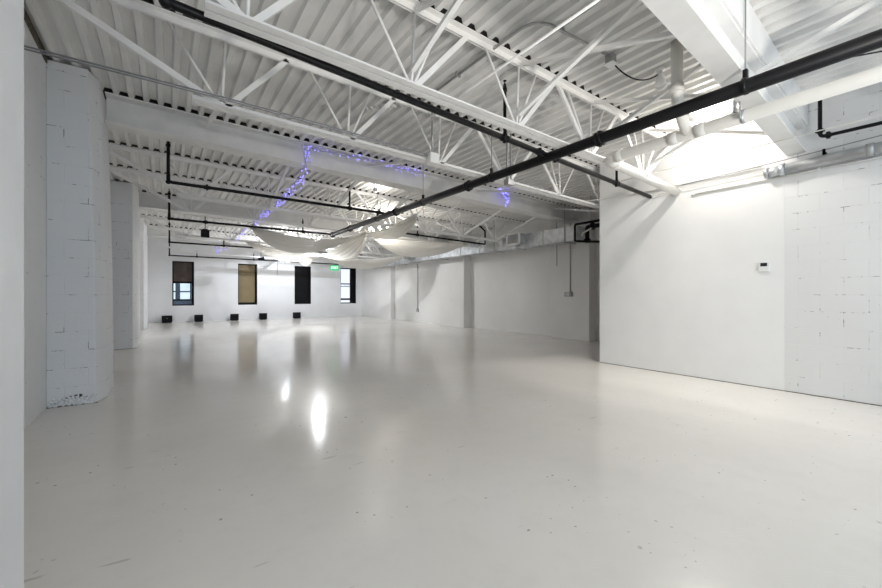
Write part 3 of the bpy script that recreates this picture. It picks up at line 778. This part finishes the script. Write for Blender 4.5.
# ------------------------------------------------------------------ chandelier and lantern
def chandelier(label, c, R, lit):
    c = Vector(c); root = thing('chandelier', label, 'chandelier', c)
    MB().tube([c + Vector((0,0,.2)), (c.x, c.y, deck_z(c.x)+.02)], .006, 6).build('chain', M['cond'], root)
    MB().lathe(c - Vector((0,0,.12)), (0,0,1), [(0,.005),(.02,.03),(.06,.02),(.1,.04),(.16,.02),(.24,.03),(.32,.01)], 14).build('stem', M['crystal'], root)
    for k in range(8):
        an = k*PI/4 + .2; d = Vector((math.cos(an), math.sin(an), 0))
        pts = [c - Vector((0,0,.02)), c + d*R*.4 - Vector((0,0,.09)), c + d*R*.8 - Vector((0,0,.06)), c + d*R]
        arm = MB().tube(rounded(pts, .1), .009, 8).build('arm', M['crystal'], root)
        MB().lathe(c + d*R, (0,0,1), [(0,.012),(.005,.035),(.012,.036),(.02,.012),(.06,.012)], 10).build('candle_cup', M['whiteplastic'], arm)
        MB().lathe(c + d*R + Vector((0,0,.06)), (0,0,1), [(0,.008),(.02,.017),(.04,.013),(.065,.002)], 10).build('bulb', M['bulb2'], arm)
        mb = MB()
        for q in range(4):
            p = c + d*R*(.45+.16*q); mb.lathe(p - Vector((0,0,.20)), (0,0,1), [(0,.002),(.015,.016),(.035,.004),(.045,.010),(.06,.002)], 6)
        mb.build('crystal_drops', M['crystal'], arm)
    mb = MB()
    for k in range(16):
        an = k*PI/8; mb.lathe(c + Vector((math.cos(an)*R*.6, math.sin(an)*R*.6, -.15)), (0,0,1), [(0,.002),(.02,.018),(.05,.003)], 6)
    mb.build('crystal_skirt', M['crystal'], root)
chandelier('sparkling crystal chandelier where the white drapes meet', (4.86, 9.82, 2.95), .30, True)
chandelier('small crystal chandelier left of the round lantern, far drapes', (3.75, 16.0, 2.66), .26, True)
root = thing('paper_lantern', 'round white lantern hanging low in front of the far windows', 'lantern', (4.45, 15.5, 2.60))
MB().ball((4.45, 15.5, 2.60), .25, 20).build('shade', M['bulb2' if False else 'cloth'], root)
MB().tube([(4.45, 15.5, 2.84), (4.45, 15.5, deck_z(4.4)+.02)], .005, 6).build('cord', M['wire'], root)
MB().ball((4.45, 15.5, 2.60), .06, 12).build('bulb', M['bulb2'], root)

# ------------------------------------------------------------------ light
def lamp(kind, name, loc, energy, col=(1, .96, .90), r=.06, rot=None, spot=None, blend=.5):
    ld = bpy.data.lights.new(name, kind); ld.energy = energy; ld.color = col
    if kind == 'SPOT': ld.spot_size = math.radians(spot); ld.spot_blend = blend
    if kind in ('POINT', 'SPOT'): ld.shadow_soft_size = r
    lo = bpy.data.objects.new(name, ld); COL.objects.link(lo); lo.location = loc
    if rot is not None: lo.rotation_euler = Vector(rot).to_track_quat('-Z', 'Y').to_euler()
    return lo
lamp('POINT', 'floodlight_beam', (5.61, 2.17, 3.45), 25, r=.035)
lamp('SPOT', 'floodlight_spot', (5.61, 2.17, 3.45), 140, r=.05, rot=(-.55, .25, -1), spot=125, blend=.9)
lamp('SPOT', 'deck_floodlight_beam', (3.78, 7.95, 3.38), 9, r=.15, rot=(.05, .2, 1), spot=150, blend=.4)
lamp('POINT', 'chandelier_light', (4.86, 9.82, 3.0), 40, r=.15)
lamp('SPOT', 'drape_floodlight_beam', (4.5, 14.0, 3.35), 245, (.94, .965, 1), r=.05, rot=(.15, .05, -1), spot=168, blend=.3)
lamp('SPOT', 'far_floodlight_beam', (4.5, 18.7, 3.3), 180, (.86, .92, 1), r=.05, rot=(0, .05, -1), spot=168, blend=.3)
lamp('POINT', 'chandelier_light_far', (3.75, 16.0, 2.85), 110, (.96, .98, 1), r=.12)
lamp('SPOT', 'rear_fill', (4.9, -2.3, 3.45), 70, (1, .985, .95), r=.15, rot=(-.05, .15, -1), spot=168, blend=.3)  # added fill behind the camera for the right-hand floor and wall, no fixture
lamp('SPOT', 'rear_wall_fill', (1.6, -2.8, 2.9), 300, (1, .97, .92), r=.25, rot=(4.8, 7.2, -2.6), spot=56, blend=.9)  # unseen extra light, added to lift the lower plastered wall
lamp('SPOT', 'rear_deck_fill', (1.2, -3.2, 1.0), 680, (1, .95, .88), r=.2, rot=(.32, .9, .75), spot=80, blend=.9)  # invented light behind the camera that brightens the roof deck
W = bpy.data.worlds.new('sky'); SC.world = W; W.use_nodes = True
bg = W.node_tree.nodes['Background']; bg.inputs[0].default_value = (.66, .82, 1.0, 1); bg.inputs[1].default_value = 1.6

# ------------------------------------------------------------------ camera
cd = bpy.data.cameras.new('camera'); co = bpy.data.objects.new('camera', cd); COL.objects.link(co)
cd.sensor_width = 36; cd.lens = 390/882*36; cd.shift_y = .7/882
co.location = (0, 0, 1.22); co.rotation_euler = (PI/2, 0, -math.radians(35.2)); cd.clip_start = .02
SC.camera = co
SC.view_settings.view_transform = 'Standard'; SC.view_settings.look = 'None'
SC.view_settings.gamma = 1; SC.view_settings.exposure = 0.47; SC.view_settings.use_curve_mapping = False
SC.cycles.use_denoising = True
SC.cycles.max_bounces = 10; SC.cycles.diffuse_bounces = 5; SC.cycles.transparent_max_bounces = 12
SC.cycles.sample_clamp_indirect = 6
